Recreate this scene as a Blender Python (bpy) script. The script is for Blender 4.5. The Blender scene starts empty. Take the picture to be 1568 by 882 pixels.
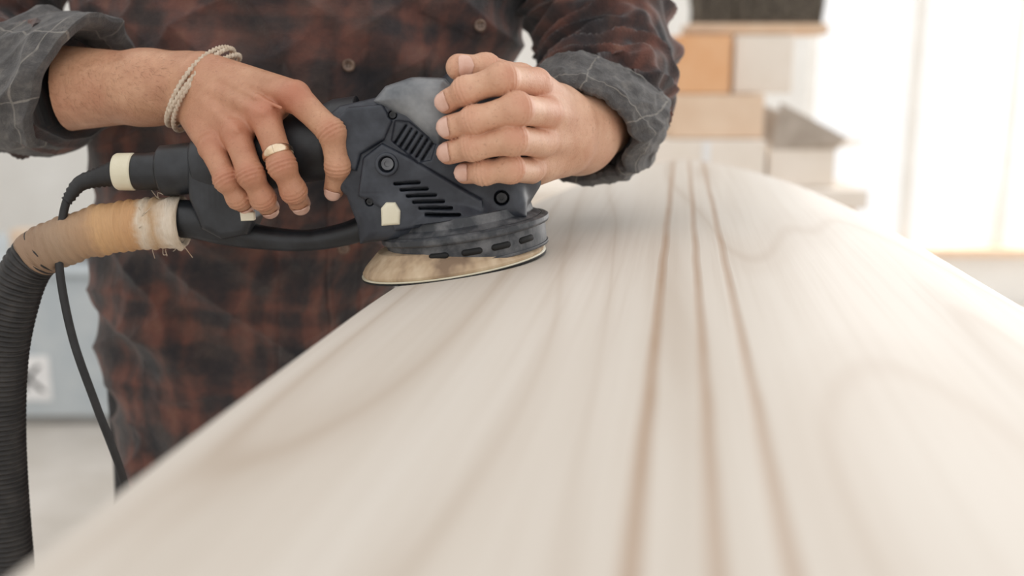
import bpy, math, numpy as np
from mathutils import Vector, Matrix
rng = np.random.RandomState(4)
sc = bpy.context.scene
# ------------------------------------------------------------------ frame of reference
CAM = np.array([0, 0, 1.139]); PIT = math.atan(331/1568)
CF = np.array([0, math.cos(PIT), -math.sin(PIT)]); CU = np.array([0, math.sin(PIT), math.cos(PIT)])
def at(u, v, y):
    """surveyed point: bearing (u,v) from the tripod, at forward distance y metres"""
    d = CF + np.array([(u-784)/1568, 0, 0]) + (441-v)/1568*CU
    return CAM + d*(y/d[1])
def nrm(a):
    a = np.asarray(a, float); return a/np.linalg.norm(a)
# ------------------------------------------------------------------ materials
def lin(h):
    h = h.lstrip('#'); c = [int(h[i:i+2], 16)/255 for i in (0, 2, 4)]
    return tuple([(x/12.92 if x <= .04045 else ((x+.055)/1.055)**2.4) for x in c]+[1])
class M:
    def __init__(s, name):
        s.m = bpy.data.materials.new(name); s.m.use_nodes = True
        s.nt = s.m.node_tree; s.n = s.nt.nodes; s.l = s.nt.links
        s.b = s.n['Principled BSDF']
    def new(s, t, **k):
        n = s.n.new(t)
        for a, b in k.items(): setattr(n, a, b)
        return n
    def val(s, sock, v):
        if hasattr(v, 'is_linked') or isinstance(v, bpy.types.NodeSocket): s.l.new(v, sock)
        else: sock.default_value = v
    def math(s, op, a, b=0.0, c=None, clamp=False):
        n = s.new('ShaderNodeMath', operation=op); n.use_clamp = clamp
        s.val(n.inputs[0], a); s.val(n.inputs[1], b)
        if c is not None: s.val(n.inputs[2], c)
        return n.outputs[0]
    def mix(s, f, a, b, mode='MIX'):
        n = s.new('ShaderNodeMix', data_type='RGBA', blend_type=mode)
        s.val(n.inputs[0], f); s.val(n.inputs[6], a); s.val(n.inputs[7], b)
        return n.outputs[2]
    def noise(s, vec, scale, detail=3, rough=.5, mapping=None, dist=0):
        if mapping:
            mp = s.new('ShaderNodeMapping'); s.l.new(vec, mp.inputs[0]); mp.inputs['Scale'].default_value = mapping; vec = mp.outputs[0]
        n = s.new('ShaderNodeTexNoise'); s.l.new(vec, n.inputs['Vector'])
        n.inputs['Scale'].default_value = scale; n.inputs['Detail'].default_value = detail
        n.inputs['Roughness'].default_value = rough; n.inputs['Distortion'].default_value = dist
        return n.outputs['Fac']
    def ramp(s, f, stops, interp='LINEAR'):
        n = s.new('ShaderNodeValToRGB'); s.l.new(f, n.inputs[0]); r = n.color_ramp; r.interpolation = interp
        while len(r.elements) < len(stops): r.elements.new(.5)
        for e, (p, c) in zip(r.elements, stops):
            e.position = p; e.color = c if isinstance(c, tuple) else (c, c, c, 1)
        return n.outputs[0]
    def obj(s): return s.new('ShaderNodeTexCoord').outputs['Object']
    def attr(s, nm, vec=False):
        n = s.new('ShaderNodeAttribute', attribute_name=nm); return n.outputs['Vector'] if vec else n.outputs['Fac']
    def bump(s, h, strength=.3, dist=.001):
        n = s.new('ShaderNodeBump'); s.l.new(h, n.inputs['Height']); n.inputs['Strength'].default_value = strength
        n.inputs['Distance'].default_value = dist; s.l.new(n.outputs[0], s.b.inputs['Normal'])
    def out(s, col=None, rough=None, **k):
        if col is not None: s.val(s.b.inputs['Base Color'], col)
        if rough is not None: s.val(s.b.inputs['Roughness'], rough)
        for a, b in k.items(): s.val(s.b.inputs[a.replace('_', ' ')], b)
        return s.m
def simple(name, c1, c2=None, rough=.5, scale=30, bump=.15, bd=.0005, lo=.35, hi=.7, **k):
    m = M(name); o = m.obj(); c2 = c2 or c1
    f = m.noise(o, scale, 4, .6)
    col = m.ramp(f, [(lo, lin(c1)), (hi, lin(c2))])
    if bump: m.bump(m.noise(o, scale*6, 3), bump, bd)
    return m.out(col, rough, **k)
# skin
def skin(name, c1, c2, cr):
    m = M(name); o = m.obj()
    f = m.noise(o, 45, 5, .65); col = m.ramp(f, [(.3, lin(c1)), (.72, lin(c2))])
    f2 = m.noise(o, 16, 3, .6); col = m.mix(m.math('MULTIPLY', m.math('SUBTRACT', f2, .42, clamp=True), 1.3, clamp=True), col, lin(cr))
    fr = m.noise(o, 420, 2, .5); col = m.mix(m.math('MULTIPLY', m.math('SUBTRACT', fr, .60, clamp=True), 2.4, clamp=True), col, lin('8a5a44'))
    col = m.mix(m.math('MULTIPLY', m.attr('red'), .75, clamp=True), col, lin(cr))
    h = m.math('ADD', m.math('MULTIPLY', m.noise(o, 260, 4, .7), 1.0), m.math('MULTIPLY', m.noise(o, 900, 2), .5))
    m.bump(h, .6, .0009)
    b = m.b
    b.inputs['Subsurface Weight'].default_value = .06; b.inputs['Subsurface Radius'].default_value = (1, .35, .2)
    b.inputs['Subsurface Scale'].default_value = .003
    return m.out(col, .46)
SKIN_R = skin('skin_shaded', 'b08062', 'cd9f80', 'b26b52')  # right hand: same man's skin, darker tan with its shade put into the colour
SKIN_L = skin('skin_lit', 'c9997c', 'deb699', 'c5836a')  # left hand and head: lighter copy, brighter light put into the skin colour
NAIL = simple('fingernail', 'd3a794', 'dfbbab', rough=.22, scale=60, bump=0)
# plaid flannel
def flannel(name, inside=False):
    m = M(name); fab = m.attr('fab', True)
    nz = m.new('ShaderNodeTexNoise'); m.l.new(fab, nz.inputs['Vector']); nz.inputs['Scale'].default_value = 22; nz.inputs['Detail'].default_value = 3
    off = m.new('ShaderNodeVectorMath', operation='SCALE'); m.l.new(nz.outputs['Color'], off.inputs[0]); off.inputs['Scale'].default_value = .026
    add = m.new('ShaderNodeVectorMath', operation='ADD'); m.l.new(fab, add.inputs[0]); m.l.new(off.outputs[0], add.inputs[1])
    sep = m.new('ShaderNodeSeparateXYZ'); m.l.new(add.outputs[0], sep.inputs[0]); X, Y = sep.outputs[0], sep.outputs[1]
    if inside:
        def line(c, per, w):
            fr = m.math('FRACT', m.math('DIVIDE', c, per)); d = m.math('ABSOLUTE', m.math('SUBTRACT', fr, .5))
            return m.math('LESS_THAN', d, w)
        ln = m.math('MAXIMUM', line(X, .055, .013), line(Y, .052, .013))
        f = m.noise(fab, 55, 6, .75); base = m.ramp(f, [(.3, lin('383738')), (.5, lin('525050')), (.72, lin('77736f'))])
        col = m.mix(m.math('MULTIPLY', ln, m.math('MULTIPLY', m.noise(fab, 150, 3), .65)), base, lin('aca69d'))
        m.bump(m.math('ADD', m.noise(fab, 900, 2), m.noise(fab, 120, 4)), .6, .0016)
        return m.out(col, .95, Sheen_Weight=.15)
    per = .088
    st = [(0, .10), (.18, .12), (.28, .58), (.44, .82), (.54, .42), (.62, .38), (.71, .74), (.83, .48), (.93, .13), (1, .10)]
    A = m.ramp(m.math('FRACT', m.math('DIVIDE', X, per)), st, 'EASE'); B = m.ramp(m.math('FRACT', m.math('DIVIDE', Y, per*1.08)), st, 'EASE')
    s = m.math('MULTIPLY', m.math('ADD', A, B), .5)
    s = m.math('ADD', s, m.math('MULTIPLY', m.math('SUBTRACT', m.noise(fab, 34, 5, .65), .48), .95), clamp=True)
    col = m.ramp(s, [(.08, lin('252428')), (.30, lin('362e2f')), (.50, lin('4d3733')), (.74, lin('6a453c')), (1, lin('785446'))])
    g = m.math('MULTIPLY', m.math('SUBTRACT', m.noise(fab, 18, 5, .7), .47, clamp=True), 2.6, clamp=True)
    col = m.mix(m.math('MULTIPLY', g, .55), col, lin('6f5d54'))
    m.bump(m.math('ADD', m.noise(fab, 700, 2), m.math('MULTIPLY', m.noise(fab, 70, 4), 1.8)), .6, .002)
    return m.out(col, .95, Sheen_Weight=.2)
PLAID = flannel('plaid_flannel'); CUFFM = flannel('flannel_inside', True)
BLACKP = simple('black_plastic', '17191d', '34373c', rough=.42, scale=40, lo=.4, hi=.85)
NAVY = simple('dusty_housing_plastic', '242831', '4c515a', rough=.45, scale=28, lo=.42, hi=.8)
SMOKE = simple('smoked_cap_plastic', '5c6065', '9b9d9f', rough=.35, scale=26, lo=.35, hi=.72)
SHROUD = simple('dusty_shroud_plastic', '33363b', '7c7c7e', rough=.5, scale=55, lo=.42, hi=.8)
RUBBER = simple('black_rubber', '161618', '262628', rough=.55, scale=50)
HOSEM = simple('ribbed_hose_plastic', '1f1d1d', '3c3836', rough=.55, scale=60, lo=.4, hi=.8)
CREAM = simple('cream_plastic', 'd6cfb6', 'e2dcc8', rough=.4, scale=40)
DARK = simple('dark_recess', '060607', '0b0b0c', rough=.7, bump=0)
METAL = simple('steel_screw', '55565a', '88898c', rough=.35, Metallic=.9)
GOLD = simple('worn_gold', 'd9c0a0', 'e8d8c2', rough=.25, scale=90, Metallic=1.0)
CORD = simple('bracelet_cord', 'bda791', 'e0d2bf', rough=.85, scale=300, bump=.6, bd=.001)
BUTTON = simple('horn_button', '5d483e', '87705f', rough=.35, scale=150)
m = M('foam_pad'); o = m.obj()
f = m.noise(o, 45, 3, .6, mapping=(1, 1, .3)); col = m.ramp(f, [(.3, lin('86705c')), (.48, lin('b8a084')), (.7, lin('d6c3a8'))])
m.bump(m.noise(o, 400, 3), .4, .001); FOAM = m.out(col, .85)
m = M('masking_tape'); fab = m.attr('fab', True)
sep = m.new('ShaderNodeSeparateXYZ'); m.l.new(fab, sep.inputs[0])
nn = m.noise(fab, 70, 4, .6); pos = m.math('ADD', sep.outputs[1], m.math('MULTIPLY', m.math('SUBTRACT', nn, .5), .02))
col = m.ramp(m.math('MULTIPLY', pos, 1/.125), [(0, lin('d8c7b0')), (.08, lin('e8dccb')), (.17, lin('c9a883')), (.24, lin('e6d8c4')), (.3, lin('cf9f70')), (.52, lin('d4a878')), (.6, lin('b99472')), (.8, lin('a68c74')), (1, lin('947963'))])
col = m.mix(m.math('MULTIPLY', m.noise(fab, 400, 3, .7, mapping=(.25, 2, 1)), .45), col, lin('8d7258'))
m.bump(m.noise(fab, 260, 4, .7, mapping=(.3, 1.6, 1)), .8, .002); TAPE = m.out(col, .6)
DENIM = simple('dark_trousers', '1c1b1e', '2c2a2c', rough=.9, scale=60, bump=.4)
LEATHER = simple('boot_leather', '3a2a1e', '54402f', rough=.6, scale=40)
HAIR = simple('brown_hair', '2c1d14', '4a3222', rough=.6, scale=200, bump=.8, bd=.003)
ARMHAIR = simple('arm_hair', '7a5236', '9a6c48', rough=.5, bump=0)
# pale wood board
m = M('pale_sanded_wood'); o = m.obj()
sep = m.new('ShaderNodeSeparateXYZ'); m.l.new(o, sep.inputs[0]); S, T = sep.outputs[0], sep.outputs[1]
cath = m.noise(o, 1, 1, .4, mapping=(5.0, .55, 1), dist=.1)
ring = m.math('ABSOLUTE', m.math('SINE', m.math('MULTIPLY', cath, 34)))
ringm = m.ramp(ring, [(0, 1.0), (.25, .4), (.75, 0.0)], 'EASE')
fine = m.noise(o, 1, 4, .6, mapping=(150, 2.2, 1))
broad = m.noise(o, 1, 2, .5, mapping=(10, .5, 1))
col = m.ramp(broad, [(.3, lin('c8beb2')), (.5, lin('d1c8bd')), (.7, lin('d8d1c8'))])
col = m.mix(m.math('MULTIPLY', ringm, m.math('MULTIPLY', m.noise(o, 1, 1, .5, mapping=(4, 1.2, 1)), .75)), col, lin('ab9783'))
col = m.mix(m.math('MULTIPLY', m.math('SUBTRACT', fine, .45, clamp=True), .75, clamp=True), col, lin('ad9b88'))
gl = None
for s0, w, st in ((-.0246, .0040, 1.0), (0.0, .0037, .8), (.0212, .0037, .75)):
    wob = m.math('MULTIPLY', m.math('SUBTRACT', m.noise(o, 1, 2, .5, mapping=(1, 5, 1)), .5), .003)
    d = m.math('ABSOLUTE', m.math('SUBTRACT', m.math('ADD', S, wob), s0))
    q = m.math('MULTIPLY', m.math('SUBTRACT', 1, m.math('DIVIDE', d, w), clamp=True), st)
    gl = q if gl is None else m.math('MAXIMUM', gl, q)
gl = m.math('MULTIPLY', m.math('POWER', gl, .55), m.math('ADD', .6, m.math('MULTIPLY', m.noise(o, 1, 3, .6, mapping=(1, 9, 1)), .5)))
col = m.mix(m.math('MULTIPLY', gl, .85), col, lin('9a744f'))
m.bump(m.math('SUBTRACT', m.math('MULTIPLY', fine, .3), gl), .2, .0012)
WOOD = m.out(col, m.ramp(broad, [(.3, .47), (.7, .6)]))
WHITEW = simple('white_plaster', 'e2e0dc', 'ecebe8', rough=.9, scale=3, bump=.1)
FLOORM = simple('dusty_concrete', 'c2bbb2', 'd2ccc5', rough=.8, scale=4, bump=.1)
BLUEG = simple('blue_grey_paint', 'b2bbc1', 'c4cacd', rough=.5, scale=6, bump=.05)
GREYI = simple('grey_metal', '8a8886', '9c9a97', rough=.5, scale=10)
PINE = simple('pine_wood', 'd6b597', 'e2c8ae', rough=.6, scale=12)
ORANGE = simple('orange_plywood', 'e0a878', 'e8b98e', rough=.6, scale=8)
SLAB = simple('tan_plywood', 'dcbfa4', 'e6ceb6', rough=.6, scale=8)
KRAFT = simple('pale_cardboard', 'e6dbce', 'efe6dc', rough=.8, scale=6)
TAN = simple('grey_cardboard', 'a89c90', 'bfb4a9', rough=.9, scale=20)
BRIS = simple('bristle_fibre', '5b534a', '857a6c', rough=.8, scale=60)
PAPER = simple('white_paper', 'e9e9ea', 'f0f0f0', rough=.7, bump=0)
INK = simple('black_ink', '303034', '38383c', rough=.7, bump=0)
FRAME = simple('window_frame_paint', 'dedbd6', 'e6e4e0', rough=.5, scale=10)
# ------------------------------------------------------------------ mesh helpers
def empty(name, loc=(0, 0, 0)):
    e = bpy.data.objects.new(name, None); sc.collection.objects.link(e); e.location = loc; e.empty_display_size = .05
    return e
def mesh(name, V, F, mat, parent=None, smooth=True, fab=None, red=None):
    V = np.asarray(V, float); me = bpy.data.meshes.new(name)
    me.from_pydata(V.tolist(), [], F.tolist() if hasattr(F, 'tolist') else F)
    if smooth: me.polygons.foreach_set('use_smooth', [True]*len(me.polygons))
    if fab is not None:
        a = me.attributes.new('fab', 'FLOAT_VECTOR', 'POINT'); a.data.foreach_set('vector', np.asarray(fab, np.float32).ravel())
    if red is not None:
        a = me.attributes.new('red', 'FLOAT', 'POINT'); a.data.foreach_set('value', np.asarray(red, np.float32))
    me.materials.append(mat); me.update()
    ob = bpy.data.objects.new(name, me); sc.collection.objects.link(ob)
    if parent is not None:
        ob.parent = parent; ob.matrix_parent_inverse = Matrix.Translation(-Vector(parent.location))
    return ob
class Path:
    def __init__(s, pts, up=(0, 0, 1), M=300, closed=False):
        P = np.array(pts, float); n = len(P)
        if n == 2: D = P[0]+(P[1]-P[0])*np.linspace(0, 1, M)[:, None]
        else:
            E = np.vstack([2*P[0]-P[1], P, 2*P[-1]-P[-2]]); D = []
            per = max(8, M//(n-1))
            for i in range(n-1):
                t = np.linspace(0, 1, per, endpoint=(i == n-2))[:, None]; a, b, c, d = E[i:i+4]
                D.append(.5*((2*b)+(-a+c)*t+(2*a-5*b+4*c-d)*t**2+(-a+3*b-3*c+d)*t**3))
            D = np.vstack(D)
        s.P = D; s.S = np.r_[0, np.cumsum(np.linalg.norm(np.diff(D, axis=0), axis=1))]; s.L = s.S[-1]
        T = np.gradient(D, axis=0); T /= np.linalg.norm(T, axis=1)[:, None]; s.T = T
        N = np.zeros_like(T); v = np.array(up, float); v -= v@T[0]*T[0]; N[0] = nrm(v)
        for i in range(1, len(T)):
            v = N[i-1]-(N[i-1]@T[i])*T[i]; N[i] = nrm(v)
        s.N = N
    def ev(s, q):
        q = np.asarray(q, float); f = lambda A: np.stack([np.interp(q, s.S, A[:, i]) for i in range(3)], -1)
        P, T, N = f(s.P), f(s.T), f(s.N)
        T /= np.linalg.norm(T, axis=-1, keepdims=True); N /= np.linalg.norm(N, axis=-1, keepdims=True)
        ex = np.minimum(q, 0)+np.maximum(q-s.L, 0); P = P+T*ex[:, None]
        return P, T, N, np.cross(T, N)
def sweep(path, prof, nseg=32, disp=None, ell=(1, 1), tilt=0, cap=True):
    prof = np.array(prof, float); s, r = prof[:, 0], prof[:, 1]
    P, T, N, B = path.ev(s); th = -math.pi+2*math.pi*np.arange(nseg)/nseg
    TH, SS = np.meshgrid(th, s); R = np.repeat(r[:, None], nseg, 1)
    if disp is not None: R = R+disp(SS, TH)
    c, sn = np.cos(TH)[..., None], np.sin(TH)[..., None]
    V = P[:, None]+R[..., None]*(ell[0]*c*N[:, None]+ell[1]*sn*B[:, None])+T[:, None]*(tilt*R[..., None]*c)
    fab = np.stack([TH*np.mean(r), SS, np.zeros_like(SS)], -1).reshape(-1, 3)
    n = len(s); I = np.arange(n-1)[:, None]*nseg; J = np.arange(nseg)[None]; J2 = (J+1) % nseg
    F = np.stack([I+J, I+nseg+J, I+nseg+J2, I+J2], -1).reshape(-1, 4)[:, ::-1].tolist()
    V = V.reshape(-1, 3)
    if cap: F.append(list(range(nseg))[::-1][::-1]); F.append([(n-1)*nseg+j for j in range(nseg)][::-1])
    return V, F, fab
def densify(prof, step):
    prof = np.array(prof, float); d = np.r_[0, np.cumsum(np.linalg.norm(np.diff(prof, axis=0), axis=1))]
    q = np.linspace(0, d[-1], max(2, int(d[-1]/step)+1)); q = np.unique(np.r_[q, d])
    return np.stack([np.interp(q, d, prof[:, 0]), np.interp(q, d, prof[:, 1])], -1)
def tube(name, pts, radii, mat, parent=None, nseg=20, step=.004, up=(0, 0, 1), disp=None, **k):
    p = Path(pts, up); kn = np.linspace(0, p.L, len(radii))
    if len(radii) == len(pts):
        kn = [p.S[np.argmin(np.linalg.norm(p.P-np.array(q), axis=1))] for q in pts]
    q = np.linspace(0, p.L, max(2, int(p.L/step))); V, F, fab = sweep(p, np.stack([q, np.interp(q, kn, radii)], -1), nseg, disp, **k)
    return mesh(name, V, F, mat, parent, fab=fab)
def box(name, lo, hi, mat, parent=None, bev=.004, rot=None):
    lo, hi = np.array(lo, float), np.array(hi, float); c = (lo+hi)/2; e = (hi-lo)/2
    V = np.array([[x, y, z] for x in (-1, 1) for y in (-1, 1) for z in (-1, 1)])*e
    F = [[0, 1, 3, 2], [4, 6, 7, 5], [0, 4, 5, 1], [2, 3, 7, 6], [0, 2, 6, 4], [1, 5, 7, 3]]
    if rot is not None: V = V@np.array(Matrix.Rotation(rot[1], 3, rot[0])).T
    ob = mesh(name, V+c, F, mat, parent, smooth=False)
    if bev:
        b = ob.modifiers.new('b', 'BEVEL'); b.width = bev; b.segments = 2
    return ob
# pseudo noise
def wob(P, seed=0, n=7):
    r = np.random.RandomState(seed); out = 0
    for i in range(n):
        k = r.normal(size=P.shape[-1])*r.uniform(.6, 1.7); out = out+np.sin(P@k*1.0+r.uniform(0, 6.28))
    return out/math.sqrt(n)
def ridge(P, seed): return np.clip(1-np.abs(wob(P, seed)), 0, 1)**2
# ------------------------------------------------------------------ SDF modelling
def smin(a, b, k):
    h = np.maximum(k-np.abs(a-b), 0)/k; return np.minimum(a, b)-h*h*k*.25
class Field:
    def __init__(s, lo, hi, h):
        s.lo = np.array(lo, float); s.h = h; s.n = (np.ceil((np.array(hi)-s.lo)/h)+1).astype(int)
        s.D = np.full(s.n, .03, np.float32); s.ax = [(s.lo[i]+h*np.arange(s.n[i])).astype(np.float32) for i in range(3)]
    def blk(s, lo, hi):
        a = np.clip(np.floor((np.array(lo)-s.lo)/s.h).astype(int), 0, s.n-1); b = np.clip(np.ceil((np.array(hi)-s.lo)/s.h).astype(int)+1, 1, s.n)
        b = np.maximum(b, a+1); sl = tuple(slice(a[i], b[i]) for i in range(3))
        return sl, s.ax[0][sl[0]][:, None, None], s.ax[1][sl[1]][None, :, None], s.ax[2][sl[2]][None, None, :]
    def cone(s, a, b, ra, rb, k=.004, sub=False):
        a, b = np.array(a), np.array(b); m = max(ra, rb)+max(k, 0)+4*s.h
        sl, X, Y, Z = s.blk(np.minimum(a, b)-m, np.maximum(a, b)+m); d = conef(X, Y, Z, a, b, ra, rb)
        if sub: s.D[sl] = np.maximum(s.D[sl], -d)
        else: s.D[sl] = smin(s.D[sl], d, k)
    def nets(s):
        D = s.D; S = D < 0; nx, ny, nz = D.shape
        C = [(i, j, k) for i in (0, 1) for j in (0, 1) for k in (0, 1)]
        cnt = np.zeros((nx-1, ny-1, nz-1), np.int8)
        for i, j, k in C: cnt += S[i:nx-1+i, j:ny-1+j, k:nz-1+k]
        I, J, K = np.nonzero((cnt > 0) & (cnt < 8)); n = len(I)
        idx = np.full(cnt.shape, -1, np.int32); idx[I, J, K] = np.arange(n)
        vals = [D[I+i, J+j, K+k].astype(float) for i, j, k in C]; P = np.zeros((n, 3)); W = np.zeros(n)
        for a in range(8):
            for b in range(a+1, 8):
                oa, ob = np.array(C[a]), np.array(C[b])
                if np.abs(oa-ob).sum() != 1: continue
                m_ = (vals[a] < 0) != (vals[b] < 0); t = vals[a][m_]/(vals[a][m_]-vals[b][m_])
                P[m_] += oa+(ob-oa)*t[:, None]; W[m_] += 1
        P = s.lo+(P/W[:, None]+np.stack([I, J, K], -1))*s.h; F = []
        for ax in range(3):
            o1, o2 = (ax+1) % 3, (ax+2) % 3
            sa = [slice(1, -1)]*3; sb = [slice(1, -1)]*3; sa[ax] = slice(0, -1); sb[ax] = slice(1, None)
            A, B = S[tuple(sa)], S[tuple(sb)]; q = np.stack(np.nonzero(A != B), -1)
            if len(q) == 0: continue
            ins = A[tuple(q.T)]; q[:, o1] += 1; q[:, o2] += 1
            def g(d1, d2):
                r = q.copy(); r[:, o1] += d1; r[:, o2] += d2; return idx[tuple(r.T)]
            Q = np.stack([g(-1, -1), g(0, -1), g(0, 0), g(-1, 0)], -1); Q[~ins] = Q[~ins][:, ::-1]; F.append(Q)
        F = np.vstack(F); return P, F
def conef(X, Y, Z, a, b, ra, rb):
    ab = b-a; L = float(ab@ab)+1e-12
    t = np.clip(((X-a[0])*ab[0]+(Y-a[1])*ab[1]+(Z-a[2])*ab[2])/L, 0, 1)
    return np.sqrt((X-a[0]-t*ab[0])**2+(Y-a[1]-t*ab[1])**2+(Z-a[2]-t*ab[2])**2)-(ra+(rb-ra)*t)
def poly2d(X, Z, pts):
    pts = np.array(pts); d = None; sg = np.zeros(np.broadcast(X, Z).shape, bool)
    for i in range(len(pts)):
        a, b = pts[i], pts[i-1]; e = b-a; wx, wz = X-a[0], Z-a[1]
        t = np.clip((wx*e[0]+wz*e[1])/(e@e), 0, 1); q = (wx-e[0]*t)**2+(wz-e[1]*t)**2
        d = q if d is None else np.minimum(d, q)
        cnd = ((a[1] > Z) != (b[1] > Z)) & (X < (b[0]-a[0])*(Z-a[1])/(b[1]-a[1]+1e-12)+a[0]); sg ^= cnd
    d = np.sqrt(d); return np.where(sg, -d, d)
def extrude(X, Y, Z, pts, yc, ht, r):
    d2 = poly2d(X, Z, pts)+r; dy = np.abs(Y-yc)-ht+r
    return np.minimum(np.maximum(d2, dy), 0)+np.sqrt(np.maximum(d2, 0)**2+np.maximum(dy, 0)**2)-r
def prof2(pts, y): return [at(u, v, y)[[0, 2]] for u, v in pts]
# ================================================================== ROOM
box('floor', (-4, -3, -.1), (5, 6.2, 0), FLOORM, bev=0)
wb = 5.0
wall = empty('wall_back', (0, wb, 0))
box('panel_left', (-4, wb, 0), (1.42, wb+.15, 3.2), WHITEW, wall, 0)
box('panel_sill', (1.42, wb, 0), (5, wb+.15, .27), WHITEW, wall, 0)
box('panel_lintel', (1.42, wb, 2.9), (5, wb+.15, 3.2), WHITEW, wall, 0)
box('wall_left', (-4.15, -3, 0), (-4, wb+.15, 3.2), WHITEW, bev=0)
win = empty('window_1', (3, wb, 1.5))
for i, x in enumerate((1.42, 1.93, 2.40, 3.4, 4.4)):
    box('mullion_%d' % i, (x, wb+.03, .27), (x+.05, wb+.1, 2.9), FRAME, win, .005)
box('sill_board', (1.90, wb-.06, .25), (5, wb+.1, .29), PINE, win, .004)
box('rail', (1.42, wb+.03, 2.85), (5, wb+.1, 2.9), FRAME, win, .004)
# ================================================================== BOARD
YAW = math.atan(.1634)
TT = np.array([-.7, -.3, 0, .4, .7, .95, 1.2, 1.4, 1.52, 1.62, 1.67, 1.69]); HH = np.array([.19, .21, .226, .238, .239, .219, .192, .149, .105, .055, .022, .004])
def hw(t):
    q = 0
    for dt in np.linspace(-.05, .05, 7): q = q+np.interp(t+dt*(t < 1.5), TT, HH)
    return q/7
NT = 200; t = np.r_[np.linspace(-.7, 1.5, 150), np.linspace(1.51, 1.69, 50)]
xi = np.sin(np.linspace(-1, 1, 61)*math.pi/2); top = []
W = hw(t)[:, None]; s_ = W*xi[None]; ed = np.clip((np.abs(xi)-.94)/.06, 0, 1)[None]
zt = -.42*s_**2-.016*(1-np.sqrt(np.clip(1-ed**2, 0, 1)))
xb = xi[::-1]; sb_ = W*xb[None]; eb = np.clip((np.abs(xb)-.9)/.1, 0, 1)[None]
zbm = -.07+.016*(1-np.sqrt(np.clip(1-eb**2, 0, 1)))+0*sb_
ss = np.hstack([s_, sb_]); zz = np.hstack([zt, zbm]); tt = np.repeat(t[:, None], ss.shape[1], 1)
V = np.stack([ss, tt, zz], -1).reshape(-1, 3); n, k = ss.shape
I = np.arange(n-1)[:, None]*k; J = np.arange(k)[None]; J2 = (J+1) % k
F = np.stack([I+J, I+J2, I+k+J2, I+k+J], -1).reshape(-1, 4).tolist(); F.append(list(range(k))[::-1]); F.append([(n-1)*k+j for j in range(k)])
board = mesh('wooden_board', V, F, WOOD); board.location = (.0147, 0, 1.0); board.rotation_euler = (0, 0, -YAW)
def b2w(s, t, z=0): return np.array([.0147+s*math.cos(YAW)+t*math.sin(YAW), -s*math.sin(YAW)+t*math.cos(YAW), z])
for i, t0 in enumerate((-.35, 1.3)):
    e = empty('sawhorse', tuple(b2w(0, t0)))
    w = .17 if i == 0 else .10
    def bar(nm, a, b, r):
        p = Path([a, b], up=(0, 1, 0)); V, F, _ = sweep(p, [(0, r), (p.L, r)], 4); mesh(nm, V, F, PINE, e, smooth=False)
    bar('beam', b2w(-w, t0, .880), b2w(w, t0, .880), .049)
    for j, (sx, sy) in enumerate(((-1, -1), (-1, 1), (1, -1), (1, 1))):
        bar('leg_%d' % j, b2w(sx*w*.7, t0+sy*.02, .87), b2w(sx*(w*.7+.04), t0+sy*.22, .012), .03)
# ================================================================== SANDER
YS = .83
sander = empty('orbital_sander', tuple(at(696, 405, YS)))
P0 = at(696, 404, YS); nn_ = np.array([-.150, .015, .985]); nn_ /= np.linalg.norm(nn_); axd = np.cross([0, 1, 0], nn_); axd = nrm(axd)
def tp(h, dx=0): return P0+nn_*h+axd*dx
padax = Path([tp(0), tp(.2)], up=(0, -1, 0))
V, F, _ = sweep(padax, [(0, .060), (0, .0765), (.0014, .0765), (.0016, .070)], 96); mesh('abrasive_disc', V, F, DARK, sander)
V, F, _ = sweep(padax, [(.0014, .060), (.0014, .0762), (.0024, .0764), (.0026, .070)], 96); mesh('pad_backing', V, F, CREAM, sander)
V, F, _ = sweep(padax, densify([(.0024, .060), (.0025, .0745), (.005, .0752), (.009, .0725), (.014, .067), (.020, .060), (.022, .05)], .001), 96); mesh('foam_pad', V, F, FOAM, sander)
shax = Path([tp(0, .0135), tp(.2, .0135)], up=(0, -1, 0))
V, F, _ = sweep(shax, densify([(.0085, .050), (.0078, .0630), (.0085, .0648), (.0280, .0656), (.0310, .065), (.0330, .0625), (.0345, .0605), (.036, .0575), (.043, .056), (.0435, .05)], .0012), 96); mesh('shroud', V, F, SHROUD, sander)
V, F, _ = sweep(shax, densify([(.0250, .0650), (.0258, .0682), (.0272, .0690), (.0306, .0690), (.0322, .0668), (.0324, .064)], .0008), 96); mesh('shroud_rim', V, F, SHROUD, sander)
V, F, _ = sweep(shax, densify([(.0078, .0640), (.0078, .0658), (.0100, .0660), (.0106, .064)], .0008), 96); mesh('shroud_lip', V, F, SHROUD, sander)
for i, a in enumerate((-.30, .10, .46, .84)):
    c = tp(.0185, .0135)+.0648*(math.cos(a)*np.array([0, -1, 0])+math.sin(a)*axd)
    d = nrm(-math.sin(a)*np.array([0, -1, 0])+math.cos(a)*axd)
    V, F, _ = sweep(Path([c-d*.006, c+d*.006], up=nn_), [(-.0022, .0004), (-.0015, .0018), (0, .0026), (.012, .0026), (.0135, .0018), (.0142, .0004)], 16); mesh('shroud_slot_%d' % i, V, F, DARK, sander)
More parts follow.
